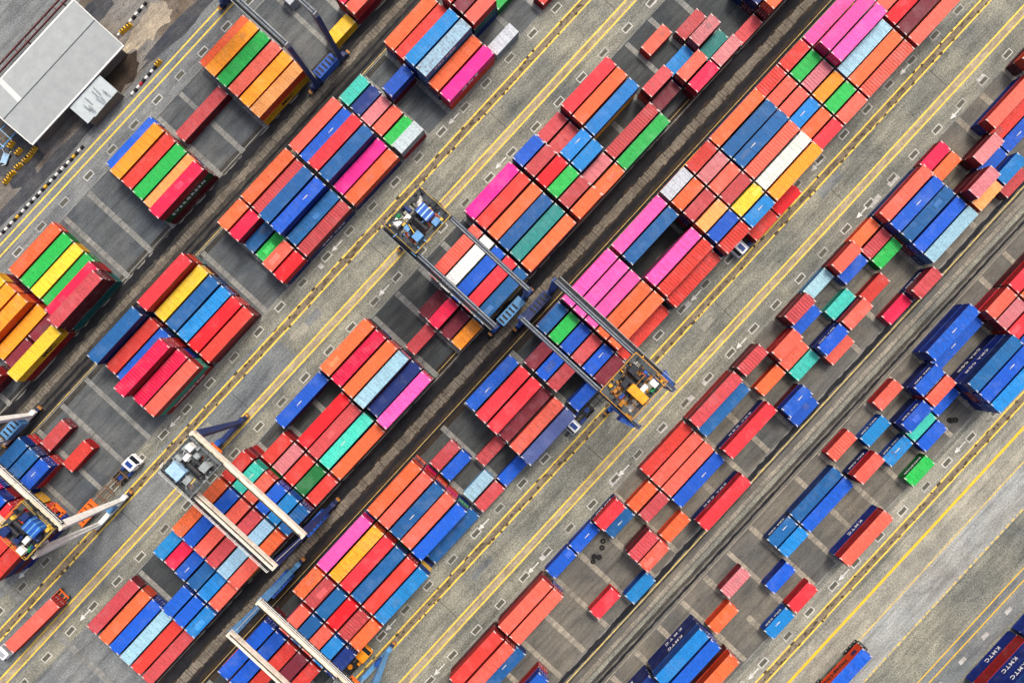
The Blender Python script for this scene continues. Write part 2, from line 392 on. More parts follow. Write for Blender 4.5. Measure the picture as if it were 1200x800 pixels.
drain(-2.5, M_TRENCH, M_COBBLE, M_DIRT, ((-2.95,1.95,M_TRENCH),(1.35,1.0,M_TRENCH),(3.3,.35,M_TRENCH),(-4.3,.3,M_TRENCH)), (-.7,1.0), ((3.1,.1,M_YEL2),(-4.0,.1,M_YEL2)))
drain(53.8, M_TRENCH_G, M_SLEEP_W, M_ASPH_W, ((-3.3,.9,M_TRENCH),(1.3,.6,M_TRENCH_G),(-1.9,.35,M_TRENCH_G),(2.2,.5,M_TRENCH)), (-.6,.1), ((3.2,.15,M_SLEEP_W),(.5,.7,M_CONC),(-2.2,.2,M_YEL2)))

# ------------------------------------------------------------------ containers
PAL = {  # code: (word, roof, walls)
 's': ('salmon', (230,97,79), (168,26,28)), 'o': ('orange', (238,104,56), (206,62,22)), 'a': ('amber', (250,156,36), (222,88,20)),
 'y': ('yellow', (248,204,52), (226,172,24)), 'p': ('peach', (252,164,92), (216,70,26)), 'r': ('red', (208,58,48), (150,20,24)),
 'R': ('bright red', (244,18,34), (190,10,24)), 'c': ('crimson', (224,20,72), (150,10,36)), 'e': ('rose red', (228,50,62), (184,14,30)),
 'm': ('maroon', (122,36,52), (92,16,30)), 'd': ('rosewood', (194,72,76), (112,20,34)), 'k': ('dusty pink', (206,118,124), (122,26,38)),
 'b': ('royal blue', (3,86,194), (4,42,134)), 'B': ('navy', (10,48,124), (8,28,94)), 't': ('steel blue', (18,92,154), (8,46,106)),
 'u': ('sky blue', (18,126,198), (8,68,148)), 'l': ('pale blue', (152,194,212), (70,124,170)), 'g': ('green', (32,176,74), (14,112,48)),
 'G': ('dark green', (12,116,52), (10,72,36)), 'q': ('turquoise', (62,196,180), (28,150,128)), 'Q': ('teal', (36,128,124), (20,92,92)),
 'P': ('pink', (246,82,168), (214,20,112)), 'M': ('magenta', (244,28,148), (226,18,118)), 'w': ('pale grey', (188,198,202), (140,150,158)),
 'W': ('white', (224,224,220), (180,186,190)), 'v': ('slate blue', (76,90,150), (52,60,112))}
LEN = {'L': 12.19, 'S': 6.06}
CW, CH, Z0 = 2.44, 2.6, .036
K_ALB = 0.86

def container_meshes(L):
    h = L/2; w = CW/2
    # walls and frame
    mb = MB()
    for sx in (-1, 1):
        for sy in (-1, 1):
            mb.cbox((sx*(h-.07), sy*(w-.07), CH/2), (.14, .14, CH-.26), 0)
            for z in (.065, CH-.065): mb.cbox((sx*(h-.089), sy*(w-.081), z), (.178, .162, .13), 1)
    for sy in (-1, 1):
        mb.cbox((0, sy*(w-.05), CH-.07), (L-.36, .09, .1), 0); mb.cbox((0, sy*(w-.05), .09), (L-.36, .09, .16), 0)
    for sx in (-1, 1):
        mb.cbox((sx*(h-.05), 0, CH-.07), (.09, CW-.33, .11), 0); mb.cbox((sx*(h-.05), 0, .09), (.09, CW-.33, .15), 0)
    mb.box(-h+.1, h-.1, -w+.1, w-.1, .1, .14, 0)
    n = int((L-.36)/.28); p = (L-.36)/n; z0, z1 = .15, CH-.1
    for sy in (-1, 1):
        pr = []
        for i in range(n):
            x = -h+.18+i*p
            for dx, dy in ((0,.0),(.36,.0),(.5,.036),(.86,.036)): pr.append((x+dx*p, sy*(w-.055-dy)))
        pr.append((h-.18, sy*(w-.055)))
        for a, b in zip(pr[:-1], pr[1:]): mb.quad([(a[0],a[1],z0),(b[0],b[1],z0),(b[0],b[1],z1),(a[0],a[1],z1)], 0)
    n = 8; p = (CW-.28)/n; pr = []
    for i in range(n):
        y = -w+.14+i*p
        for dy, dx in ((0,0),(.36,0),(.5,.036),(.86,.036)): pr.append((-h+.05+dx, y+dy*p))
    pr.append((-h+.05, w-.14))
    for a, b in zip(pr[:-1], pr[1:]): mb.quad([(a[0],a[1],z0),(b[0],b[1],z0),(b[0],b[1],z1),(a[0],a[1],z1)], 0)
    walls = mb.data('container_walls', [PAINT, M_CAST])
    roofs = []
    for pitch, dep in ((.32, .022), (.56, .075)):
        mb = MB(); n = int((L-.3)/pitch); p = (L-.3)/n; z = CH-.028; pr = [(-h+.1, z)]
        for i in range(n):
            x = -h+.15+i*p
            for dx, dz in ((0,0),(.34,0),(.5,-dep),(.84,-dep)): pr.append((x+dx*p, z+dz))
        pr += [(h-.15, z), (h-.1, z)]
        for a, b in zip(pr[:-1], pr[1:]):
            mb.quad([(a[0],-w+.1,a[1]),(b[0],-w+.1,b[1]),(b[0],w-.1,b[1]),(a[0],w-.1,a[1])], 0)
        # flat roof rails along the edges and doubler plates at the corners
        for sy in (-1, 1): mb.box(-h+.18, h-.18, sy*(w-.055)-.05, sy*(w-.055)+.05, CH-.022, CH-.012, 0)
        for sx in (-1, 1): mb.box(sx*(h-.1)-.08, sx*(h-.1)+.08, -w+.18, w-.18, CH-.018, CH-.008, 0)
        for sx in (-1, 1):
            for sy in (-1, 1): mb.cbox((sx*(h-.16), sy*(w-.34), CH-.002), (.14, .42, .012), 1)
        roofs.append(mb.data('container_roof', [PAINT, M_CAST]))
    # one door leaf, hinged on +y side; second leaf is its mirror
    doors = []
    for sy in (-1, 1):
        mb = MB(); mb.box(h-.085, h-.035, min(0.01*sy, sy*(w-.15)), max(.01*sy, sy*(w-.15)), .17, CH-.14, 0)
        for y in (.28, .78):
            mb.cyl((h-.012, sy*y, .19), (h-.012, sy*y, CH-.16), .018, 6, 1)
            mb.cbox((h-.012, sy*(y+.16), 1.05), (.03, .3, .05), 1)
        for z in (.75, 1.35, 1.95): mb.box(h-.036, h-.026, min(.05*sy, sy*(w-.2)), max(.05*sy, sy*(w-.2)), z-.05, z+.05, 0)
        doors.append(mb.data('container_door', [PAINT, M_CAST]))
    return walls, roofs, doors
mb = MB(); mb.box(-.75,.75,-.6,.6,-.02,.012); PATCH = mb.data('roof_patch', PAINT)
mb = MB(); mb.box(-.42,.42,-.08,.08,-.02,.01); mb.box(.55,.72,-.08,.08,-.02,.01); RMARK = mb.data('roof_marking', M_CAST)
CMESH = {k: container_meshes(LEN[k]) for k in LEN}
NUM = ['zero','first','second','third','fourth','fifth','sixth','seventh','eighth','ninth','tenth','eleventh','twelfth','thirteenth','fourteenth',
       'fifteenth','sixteenth','seventeenth','eighteenth','nineteenth','twentieth','twenty-first','twenty-second','twenty-third','twenty-fourth','twenty-fifth','twenty-sixth']
KIND_NAME = {'L': 'long_container', 'S': 'short_container'}
GROUP = {'L': 'long shipping containers stacked in the yard', 'S': 'short shipping containers stacked in the yard'}
def jitter(c, rnd, a=.13):
    k = 1+rnd.uniform(-a, a); return tuple(min(1., max(0.003, x*k*(1+rnd.uniform(-.05,.05)))) for x in c)
def container(kind, code, loc, rot, label, rnd, striped=False, rusty=0, roof_code=None):
    walls, roofs, doors = CMESH[kind]
    word, rc, wc = PAL[code]
    if roof_code: rc = PAL[roof_code][1]
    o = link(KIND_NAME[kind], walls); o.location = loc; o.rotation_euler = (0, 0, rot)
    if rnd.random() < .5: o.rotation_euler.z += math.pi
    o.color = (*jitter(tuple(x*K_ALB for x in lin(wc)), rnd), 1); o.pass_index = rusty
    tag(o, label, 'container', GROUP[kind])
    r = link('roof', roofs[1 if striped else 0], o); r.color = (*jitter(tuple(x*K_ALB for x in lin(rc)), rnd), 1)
    r.pass_index = rusty if rusty else (1 if rnd.random() < .3 else 0)
    if rnd.random() < .10:
        p_ = link('roof_patch', PATCH, o); p_.location = (rnd.uniform(-.38,.38)*LEN[kind], rnd.uniform(-.3,.3), CH+.004); f = rnd.choice((.6,.75,1.25,1.4)); p_.color = tuple(min(1,x*f+.03) for x in r.color[:3])+(1,)
        p_.scale = (rnd.uniform(.6,1.6), rnd.uniform(.6,1.0), 1)
    if code in 'btBvuq' and rnd.random() < .28:
        w_ = link('roof_marking', RMARK, o); w_.location = (rnd.uniform(-.2,.2)*LEN[kind], rnd.uniform(-.25,.25), CH+.004)
    for d in doors:
        q = link('door', d, o); q.color = o.color; q.pass_index = rusty
    return o

DATA = {
'A': '''4 L 4:2c 5:2s
3 S 1:1w 5:1y
0 L 0:1o 1:2a 2:2g 3:2s 4:2a 5:yp
-2 L 2:1d!
-4 L 0:1b 1:2a 2:2r 3:2g 4:2p 5:mGc
-8 L 0:1o 1:1g 2:1y 3:1g 4:2c 5:Qmd!
-10 L 0:2y 1:2a 2:ra 3:1a! 5:ry
-10 S 4:1m
-9 S 4:1m
-12 L 4:mr''',
'B': '''8 L 5:1r
7 S 3:1g
6 S 1:3r 2:3m 3:tQs 5:1w
4 L 0:2o 1:2r 2:Bbu! 3:tul!! 4:2o 5:oM
3 S 2:mb
2 S 0:1q 1:1B 2:1k! 3:1s 4:1g 5:cw!
0 L 0:2s 1:2b 2:3e 3:BBt 4:2M 5:Bo
-2 L 0:2o 1:2d~ 2:3t 3:BBb 4:2t 5:td~
-3 S 0:2o 1:rc 2:1t 3:1g 4:2s! 5:BR
-6 L 0:3e 1:2y 2:2t 3:2u! 4:2R 5:mr
-8 L 0:BBt 1:2r 2:2b 3:4c~ 4:3c~ 5:rqs
-11 S 1:1d! 3:1r
-12 S 0:Rt 1:2t 2:2b
-14 L 1:4P 2:4b 3:yaoR 4:oMor 5:bmtr''',
'C': '''12 L 3:2o 4:mB 5:mmo
11 S 5:1d
10 S 2:1d 3:mk!! 4:1Q 5:2k
9 S 1:1s 3:1u 4:2s!! 5:2c
8 S 3:2d 4:1m
6 L 0:3e 1:3o 2:3u 4:2d~ 5:2g
5 S 0:2d 1:2d 2:3u 3:3u 4:2k 5:2o
4 S 0:3b 1:3d! 2:3R 3:3g 4:3d 5:3o
2 L 0:3M 1:3r 2:3o 3:3t 4:3Q 5:3o
0 L 1:3s~ 2:3W 3:3b 4:3e 5:3t
-1 S 2:1m! 3:2c 4:1m! 5:1a
-2 S 3:1d
-4 L 0:3o 1:3c~ 2:3o! 3:3l 4:2B 5:3P
-6 L 0:2b 2:2R 3:2d! 4:2q 5:2o
-7 S 1:2r 2:Bk~! 3:2r 4:2G 5:2r
-8 S 0:3r 1:3q! 2:3s 3:3b 4:3u 5:3t~
-9 S 0:3o 1:3b 2:3s 3:3d 4:3l 5:3o
-10 S 0:3o 1:3b 2:3s 3:3d 4:3l! 5:3s
-11 S 0:2u 1:2c 2:2b 3:2t! 4:2u 5:2s!
-12 S 3:2b 4:2b! 5:2u
-14 L 0:1d 1:1o 2:1b! 3:1l 4:1r 5:1d!''',
'D': '''14 L 2:3s 3:3R 4:3m 5:3s!
12 L 0:3P 1:4P 2:4P 3:3l 4:3o 5:3s~
11 S 0:3r 1:3g 2:3k~ 3:3a 4:3g 5:3s
10 S 0:3r~! 1:3s!! 2:3s 3:3u 4:3o 5:3e
8 L 0:4o 1:4t 2:4t 3:4s~ 4:rbbW 5:4a
7 S 0:4r 1:4k! 2:4s 3:4d! 4:4y! 5:4u
6 S 0:4w! 1:4o 2:4d! 3:4p 4:4b 5:4r~
4 L 0:4P 1:4t 3:4P 4:4r~ 5:3r~
2 L 0:4P 1:4P 2:4P 3:4o 4:4o! 5:2r
1 S 0:3t 1:3g 2:3b 3:3d 4:3b 5:3m
0 S 1:3m 2:3b 3:3d 5:2b
-2 L 0:2b 1:3e 2:3e 3:2m! 4:3s 5:3v
-3 S 3:1d! 5:1b
-4 S 1:1d! 2:1b 4:1l! 5:1d
-6 L 0:3o 1:MRs 2:oot 3:oMs 4:3b 5:1t!
-8 L 0:3P 1:3a 2:3e 3:3t 4:3r 5:3u
-9 S 0:3o!! 1:3d 2:3t 3:3R 4:3d~ 5:3o
-10 S 1:3s 2:3t 3:3s 4:3u 5:3B
-11 S 0:3b 1:3b 2:3r! 3:3m 4:3r
-12 S 0:3b 1:3b 2:3r!
-13 S 1:3b''',
'E': '''16 L 0:mo
14 L 1:bs 2:1r 3:1b
13 S 2:mk! 3:1b 4:2u 5:1d
12 S 0:1c 1:1o 3:mmk 4:mp
10 L 0:2s 1:2b 2:2t 3:2b 4:tl
9 S 0:1o 1:1d~ 2:1g 5:Bd
8 S 0:ms 1:1b 3:1r 5:1c
7 S 0:1l 2:1q 3:Bs!
6 S 0:md~ 1:1b 3:Bb 4:1s
5 S 1:2s 2:1s! 3:1q
4 S 0:md~ 2:1o 4:mb 5:1b
2 L 0:2d 1:1t 3:Be
0 L 0:1r 1:1s 2:1s 3:1b 5:Be
-1 S 1:1o 2:1d 4:1o
-2 S 0:Be 1:1t 3:md~ 4:2s
-3 S 0:1b 5:1u
-4 S 0:1b 4:1e
-6 L 0:2s 1:2s
-8 L 0:mr! 1:Rs 2:1t 4:rb''',
'F': '''11 L 1:me 2:2o
10 S 1:2s 2:2k 3:2e 4:2b
8 L 0:bb 1:1b 3:Bbt! 4:brb 5:bbu
7 S 1:Bb 2:Rs 3:1b
6 S 0:1s 2:Bb 3:1q 4:1b
5 S 1:1u! 3:1u!! 5:1g
4 S 0:1s~ 2:Bs
2 L 1:1t 2:1b 5:bs
1 S 1:1t 2:1u
0 S 3:1b 5:1e
-1 S 1:1k~ 5:1u
-2 S 2:1o
-4 L 1:BBu 2:bbb 4:mo
-6 L 1:BB''',
'G': '''4 L 0:bbo
2 L 0:brbbu'''}
BLOCK = {'A': 'first', 'B': 'second', 'C': 'third', 'D': 'fourth', 'E': 'fifth', 'F': 'sixth', 'G': 'seventh'}
stacks, occ = [], {}
for k, txt in DATA.items():
    js = []
    for line in txt.splitlines():
        a = line.split(); j, kind = int(a[0]), a[1]
        if j not in js: js.append(j)
        for t in a[2:]:
            r, spec = t.split(':'); striped = '~' in spec; rusty = spec.count('!'); spec = spec.replace('~','').replace('!','')
            codes = [None]*(int(spec[0])-1)+[spec[1]] if spec[0].isdigit() else list(spec)
            stacks.append(dict(k=k, j=j, kind=kind, r=int(r), codes=codes, striped=striped, rusty=rusty, bay=0))
            for q in range(2 if kind == 'L' else 1): occ[(k, j+q, int(r))] = len(codes)
    order = sorted(js, reverse=True)
    for s in stacks:
        if s['k'] == k: s['bay'] = order.index(s['j'])+1
pool = 'smdrrobbtBtmdgocsQky'
rnd = random.Random(11)
mass, boxes = [], {}
nlow = {'L': 0, 'S': 0}
SIDE = {}                                     # (block, j, row, tier) -> container object, for lettering
for s in stacks:
    L = LEN[s['kind']]; V = ROW0[s['k']]+PITCH*s['r']; U = slotU(s['j'])+L/2+.05-(.6 if s['k'] in 'AB' and s['j'] < -5 else 0)
    top = len(s['codes'])
    inner = s['r']+(1 if V < 0 else -1)
    slots = [s['j'], s['j']+1] if s['kind'] == 'L' else [s['j']]
    nv = min(occ.get((s['k'], q, inner), 0) for q in slots)
    endj = s['j']-1 if U > 0 else slots[-1]+1
    nu = occ.get((s['k'], endj, s['r']), 0)
    du, dv = rnd.uniform(-.06,.06), rnd.uniform(-.05,.05)
    z = Z0
    for t in range(1, top+1):
        code = s['codes'][t-1] or rnd.choice(pool)
        u, v = U+du+rnd.uniform(-.05,.05), V+dv+rnd.uniform(-.04,.04); rot = TH+rnd.uniform(-.0035,.0035)
        word = PAL[code][0]
        size = 'long' if s['kind'] == 'L' else 'short'
        where = '%s row, %s bay down the %s block' % (NUM[s['r']+1], NUM[s['bay']], BLOCK[s['k']])
        if t == top:
            lab = '%s %s container, %s from the warehouse' % (word, size, where)
            if s['striped']: lab = '%s %s container with ribbed roof, %s' % (word, size, where)
            elif s['rusty']: lab = 'rust-stained %s %s container, %s' % (word, size, where)
            SIDE[(s['k'], s['j'], s['r'], t)] = container(s['kind'], code, yard(u, v, z), rot, lab, rnd, s['striped'], s['rusty'])
        elif nv < t or nu < t:
            depth = ['', 'under', 'two below', 'three below', 'four below'][top-t]
            tw = PAL[s['codes'][-1]][0]
            lab = '%s %s container %s %s one, %s row, %s bay, %s block' % (word, size, depth, tw, NUM[s['r']+1], NUM[s['bay']], BLOCK[s['k']])
            SIDE[(s['k'], s['j'], s['r'], t)] = container(s['kind'], code, yard(u, v, z), rot, lab, rnd)
            nlow[s['kind']] += 1
        else:
            mass.append((L, code, yard(u, v, z), rot))
        z += CH+.012
# containers buried inside the stacks: nothing of them shows from above
mb = MB(); cols = []
for L, code, p, rot in mass:
    c, sn = math.cos(rot), math.sin(rot); P = []
    for z in (0, CH):
        for x, y in ((-L/2,-CW/2),(L/2,-CW/2),(L/2,CW/2),(-L/2,CW/2)): P.append((p.x+x*c-y*sn, p.y+x*sn+y*c, p.z+z))
    mb.hexa(P); cols += [tuple(x*K_ALB for x in lin(PAL[code][2]))+(1,)]*6
if mass:
    me = mb.data('buried_containers', PAINT_MASS)
    at = me.attributes.new('paint', 'FLOAT_COLOR', 'FACE')
    flat = [x for c in cols for x in c]; at.data.foreach_set('color', flat)
    o = link('buried_containers', me); tag(o, 'lower containers hidden inside the stacks', 'containers', kind='stuff')
print('containers', len(stacks), 'lower', nlow, 'mass', len(mass))

# lettering on container sides that face the camera
def lettering(key, text, size, mat, side, dx=0, dz=0, spacing=1.0):
    o = SIDE.get(key)
    if o is None: print('no container', key); return
    cu = bpy.data.curves.new('lettering', 'FONT'); cu.body = text; cu.size = size; cu.align_x = 'CENTER'; cu.align_y = 'CENTER'
    cu.extrude = .012; cu.space_character = spacing; cu.offset = size*.018
    cu.materials.append(mat); tmp = bpy.data.objects.new('tmp', cu); me = bpy.data.meshes.new_from_object(tmp); bpy.data.objects.remove(tmp)
    me.name = 'lettering'; t = link('lettering', me, o)
    flip = abs((o.rotation_euler.z-TH+.2) % (2*math.pi)) > 1           # container turned end for end
    s = side*(-1 if flip else 1)                                       # side +1: wall towards upper left (-V)
    y = s*(CW/2-.03)
    t.location = (dx*(-1 if flip else 1), y, CH/2+dz)
    t.rotation_euler = (math.pi/2, 0, math.pi if s > 0 else 0)
    return t
UL, LR = 1, -1
for t in (1, 3, 4): lettering(('G',2,0,t), 'KMTC', 1.25, M_TEXTW, UL, .5, -.1, 1.25)
lettering(('F',2,5,1), 'KMTC', 1.25, M_TEXTW, UL, .5, -.1, 1.25)
lettering(('F',-4,1,2), 'KMTC', 1.25, M_TEXTW, UL, .5, -.1, 1.25)
lettering(('F',-4,1,1), 'KMTC', 1.25, M_TEXTW, UL, .8, 0, 1.6)
lettering(('F',-6,1,1), 'KMTC', 1.25, M_TEXTW, UL, .5, 0, 1.25)
for t in (1, 2): lettering(('F',8,3,t), 'CMA CGM', 1.1, M_TEXTW, UL, -.5, 0, 1.3)
for k in (('E',2,3,1), ('E',0,5,1)): lettering(k, 'CMA CGM', 1.0, M_TEXTW, UL, 0, .2, 1.5)
for k in (('F',7,1,2), ('F',6,2,2), ('F',-1,5,1), ('F',5,1,1), ('F',1,1,1), ('F',5,3,1), ('E',6,3,2), ('E',-2,0,1), ('F',4,2,1)):
    lettering(k, 'CMA CGM', .8, M_TEXTW, UL, 0, .3, 1.2)
lettering(('F',7,2,2), 'HAMBURG SUD', .62, M_TEXTW, UL, 0, .25)
lettering(('F',5,5,1), 'EVERGREEN', .75, M_TEXTW, UL, 0, .2, 1.15)
lettering(('E',9,5,1), 'CMA CGM', .8, M_TEXTW, UL, 0, .3, 1.2)
lettering(('A',-4,5,2), 'EVERGREEN', 1.2, M_TEXTW, LR, 0, 0, 1.5)
lettering(('A',-10,5,2), 'MSC', 1.7, M_TEXTK, LR, 1.8, 0)
lettering(('A',0,5,1), 'MSC', 1.6, M_TEXTK, LR, .2, 0)
lettering(('B',4,5,2), 'ONE', 1.6, M_TEXTW, LR, -.6, 0, 1.6)
lettering(('B',-8,5,1), 'HAMBURG SUD', 1.1, M_TEXTW, LR, 0, .2, 1.1)
lettering(('B',-2,5,1), 'CMA CGM', 1.1, M_TEXTW, LR, .3, 0, 1.3)
lettering(('B',4,3,3), 'CMA CGM', 1.0, M_TEXTW, LR, -1, 0, 1.3)

# ------------------------------------------------------------------ gantry cranes
def crane(U, V, flip, half, look, label, ty=8.7, house=(-1.6,.9,2.0,2.6), lean=.15, walk=(-1,)):
    """look: dict of materials. local +y points to the truck lane side"""
    root = empty('gantry_crane', U, V, 0, math.pi if flip else 0)
    tag(root, label, 'crane', 'rubber-tyred gantry cranes over the blocks')
    G, Lg, T, RL, PW = look['girder'], look['leg'], look['top'], look['rail'], look['pack']
    Hh, y0, y1 = 23.6, -12.4, 12.4+lean
    for s in (-1, 1):
        x = s*half; mb = MB()
        mb.box(x-.4, x+.4, y0, y1, Hh-1.5, Hh, 0); mb.box(x-.34, x+.34, y0+.2, y1-.2, Hh, Hh+.03, 1)
        g = mb.obj('girder', [G, T], root, 0)
        mb = MB(); mb.box(x-.07-s*.25, x+.07-s*.25, y0+.4, y1-.4, Hh+.03, Hh+.17); mb.obj('crane_rail', mGr if look['top'] is mK else M_DARK, g)
        mb = MB(); mb.box(x-.05+s*.2, x+.05+s*.2, y0+.4, ty-3.7, Hh+.03, Hh+.12); mb.obj('cable_tray', RL, g)
        if s not in walk: continue
        mb = MB(); xa = x+s*.43; xb = x+s*.95
        mb.box(min(xa,xb), max(xa,xb), y0+.3, y1-.5, Hh-.55, Hh-.48, 1)
        for k in range(14):
            y = y0+.5+k*(y1-y0-1.2)/13; mb.bar((xb,y,Hh-.5), (xb,y,Hh+.6), .06, .06, 0)
        for z in (Hh+.05, Hh+.6): mb.bar((xb,y0+.5,z), (xb,y1-.7,z), .07, .07, 0)
        mb.obj('walkway', [RL, M_DARK], g)
    for sy in (-1, 1):
        yl = 11.73*sy
        mb = MB(); mb.box(-half-1.1, half+1.1, yl-.45, yl+.45, 1.35, 2.25, 0)
        sill = mb.obj('sill_beam', Lg, root, .04)
        for s in (-1, 1):
            x = s*half; mb = MB()
            mb.taper((x, yl, 2.25), (.7, .75), (x, yl+(lean if sy > 0 else -.15), Hh-1.52), (.8, 1.35), 0)
            mb.bar((x-s*.5, yl, 2.8), (x-s*.5, yl, Hh-2), .08, .08, 1); mb.bar((x-s*.75, yl, 2.8), (x-s*.75, yl, Hh-2), .08, .08, 1)
            mb.obj('leg', [Lg, RL], root, .0)
            if sy > 0 and lean > 1:           # blue bracket flaring out where leg meets girder
                mb = MB(); xo = x+s*.42; xw = x+s*1.5
                mb.hexa([(xo,yl-.6,Hh-6),(xw,yl-.6,Hh-6),(xo+s*.2,yl+.6,Hh-6),(xo,yl+.6,Hh-6),(xo,yl-.9,Hh-.3),(xw,yl-.9,Hh-.3),(xo+s*.25,yl+lean,Hh-.3),(xo,yl+lean,Hh-.3)])
                mb.obj('leg_bracket', mBl, root)
            bx = s*(half+.1)
            mb = MB(); mb.box(bx-1.5, bx+1.5, yl-.33, yl+.33, .75, 1.33, 0); mb.cbox((bx+s*1.7, yl, .9), (.5,.9,.5), 1)
            bg = mb.obj('wheel_bogie', [look['bogie'], mYd], root, .04)
            for q in (-.85, .85):
                mb = MB(); mb.cyl((bx+q, yl-.3, .72), (bx+q, yl+.3, .72), .72, 18); mb.cyl((bx+q, yl-.33, .72), (bx+q, yl+.33, .72), .32, 12)
                mb.obj('wheel', M_TYRE, bg)
        if sy < 0:                           # power pack on the sill away from the truck lane
            mb = MB(); mb.box(-half+1.0, half-1.0, yl-.95, yl+.95, 2.28, 4.6, 0)
            for k in range(5): mb.box(-half+1.3+k*.9, -half+1.75+k*.9, yl-.7, yl+.7, 4.6, 4.72, 1)
            mb.obj('power_pack', [PW, M_DARK], root, .04)
        else:
            mb = MB(); mb.box(-half+1.2, -half+2.6, yl-.5, yl+.5, 2.28, 4.0); mb.obj('switch_cabinet', PW, root, .03)
    # trolley with hoist machinery
    P, H1, H2, RR = look['platform'], look['house'], look['house2'], look['handrail']
    tr = MB(); z = Hh+.3; hx = half+.15; ya, yb = ty-3.5, ty+3.3
    for y in (ya+.3, ty-1.0, ty+1.1, yb-.3): tr.box(-hx, hx, y-.24, y+.24, z, z+.6, 0)
    for x in (-hx+.25, -.9, 1.2, hx-.25): tr.box(x-.18, x+.18, ya, yb, z+.05, z+.55, 0)
    tr.box(-hx, hx, ya, ya+.9, z+.66, z+.70, 1); tr.box(-hx+.4, hx-.6, yb-.8, yb, z+.66, z+.70, 1)
    tr.box(-hx, -hx+.9, ya+.9, yb-.9, z+.66, z+.70, 1); tr.box(hx-1.1, hx, ya+.9, yb-1.3, z+.66, z+.70, 1)
    tr.box(-2.2, 1.9, ty-.9, ty+.9, z+.655, z+.69, 1)
    for s in (-1, 1):
        for q in (ya+.5, yb-.5): tr.cyl((s*(half-.25)-.15, q, z-.08), (s*(half-.25)+.15, q, z-.08), .28, 12, 2)
    t = tr.obj('trolley', [P, look['plate'], M_DARK], root)
    zt = z+.72
    def sub(name, mats, fn, bev=.03):
        m_ = MB(); fn(m_); return m_.obj(name, mats, t, bev)
    hcx, hcy, hw, hl = house; hcy += ty
    n_rib = max(2, int(hl/.7))
    sub('machinery_house', [H1, look['rib']], lambda m_: ([m_.box(hcx-hw/2, hcx+hw/2, hcy-hl/2, hcy+hl/2, zt, zt+1.9, 0)]
        + [m_.box(hcx-hw/2-.03, hcx+hw/2+.03, hcy-hl/2+(k+.3)*hl/n_rib, hcy-hl/2+(k+.6)*hl/n_rib, zt+.3, zt+1.94, 1) for k in range(n_rib)]), 0)
    sg = 1 if hcx < 0 else -1                 # the other machines stand on the far side of the house
    sub('electrical_cabinet', H2, lambda m_: m_.cbox((sg*1.9, ty-2.0, zt+.85), (1.5, 1.3, 1.7)))
    sub('electrical_cabinet', look['white'], lambda m_: m_.cbox((sg*2.5, ty+1.9, zt+.7), (1.0, 1.2, 1.4)))
    sub('electrical_cabinet', look['white'], lambda m_: m_.cbox((sg*.9, ty+1.3, zt+.5), (1.2, .8, 1.0)))
    sub('electrical_cabinet', H2, lambda m_: m_.cbox((hcx-sg*.1, hcy-hl/2-.9, zt+.6), (1.3, 1.0, 1.2)))
    for dx, r1_, ln in ((sg*.15, .5, 2.6), (sg*1.35, .42, 2.0)):
        sub('hoist_drum', M_DARK, lambda m_: (m_.cyl((dx, ty-2.2, zt+.6), (dx, ty-2.2+ln, zt+.6), r1_, 16), m_.cyl((dx, ty-2.3, zt+.6), (dx, ty-2.2, zt+.6), r1_+.2, 16), m_.cyl((dx, ty-2.2+ln, zt+.6), (dx, ty-2.1+ln, zt+.6), r1_+.2, 16)), 0)
    sub('motor', look['motor'], lambda m_: (m_.cyl((-sg*.2, ty+1.6, zt+.5), (-sg*.2, ty+2.8, zt+.5), .4, 14), m_.cbox((-sg*.2, ty+2.2, zt+.15), (.8, 1.2, .3))), 0)
    sub('motor', look['motor2'], lambda m_: (m_.cyl((sg*1.2, ty+2.6, zt+.4), (sg*2.2, ty+2.6, zt+.4), .33, 14), m_.cbox((sg*1.7, ty+2.6, zt+.12), (1.0,.6,.25))), 0)
    sub('gearbox', H2, lambda m_: m_.cbox((sg*2.1, ty+.2, zt+.45), (.8, 1.0, .9)))
    def rails(m_):
        cor = [(-hx,ya),(hx,ya),(hx,yb),(-hx,yb)]
        for (xa,ya_),(xb,yb_) in zip(cor, cor[1:]+cor[:1]):
            for zz in (zt+.55, zt+1.1): m_.bar((xa,ya_,zz), (xb,yb_,zz), .05)
            for k in range(7):
                f = k/7; m_.bar((xa+(xb-xa)*f, ya_+(yb_-ya_)*f, zt), (xa+(xb-xa)*f, ya_+(yb_-ya_)*f, zt+1.1), .05)
    sub('handrail', RR, rails, 0)
    def pipes(m_):
        r = random.Random(int(U*13))
        for k in range(34):
            a = Vector((r.uniform(-hx-.4,hx+.4), r.uniform(ya-.3,yb+.3), zt+r.uniform(.1,1.3)))
            b = a+Vector((r.choice((0, r.uniform(-2.4,2.4))), r.choice((0, r.uniform(-2.4,2.4))), r.choice((0,0,.6)))); b.x = max(-hx-.5,min(hx+.5,b.x)); b.y = max(ya-.4,min(yb+.4,b.y))
            if (b-a).length > .3: m_.bar(a, b, r.uniform(.06,.2), r.uniform(.06,.25), r.choice((0,0,1,2,3,4)))
        for k in range(46):
            c = (r.uniform(-hx+.2,hx-.2), r.uniform(ya+.2,yb-.2), zt+r.uniform(.1,.5)); m_.cbox(c, (r.uniform(.15,.7), r.uniform(.15,.7), r.uniform(.3,1.0)), r.choice((0,0,1,2,3,4)))
    sub('cables_and_fittings', [M_DARK, P, RR, H2, P], pipes, 0)['kind'] = 'stuff'
    # operator cabin and spreader below the trolley
    sub('operator_cabin', [look['white'], M_GLASS], lambda m_: (m_.box(hx-2.4, hx-.9, yb-1.9, yb-.2, z-2.5, z-.1, 0), m_.box(hx-2.3, hx-1.0, yb-.2, yb-.15, z-2.2, z-.8, 1)), 0)
    zs = Hh-5.0
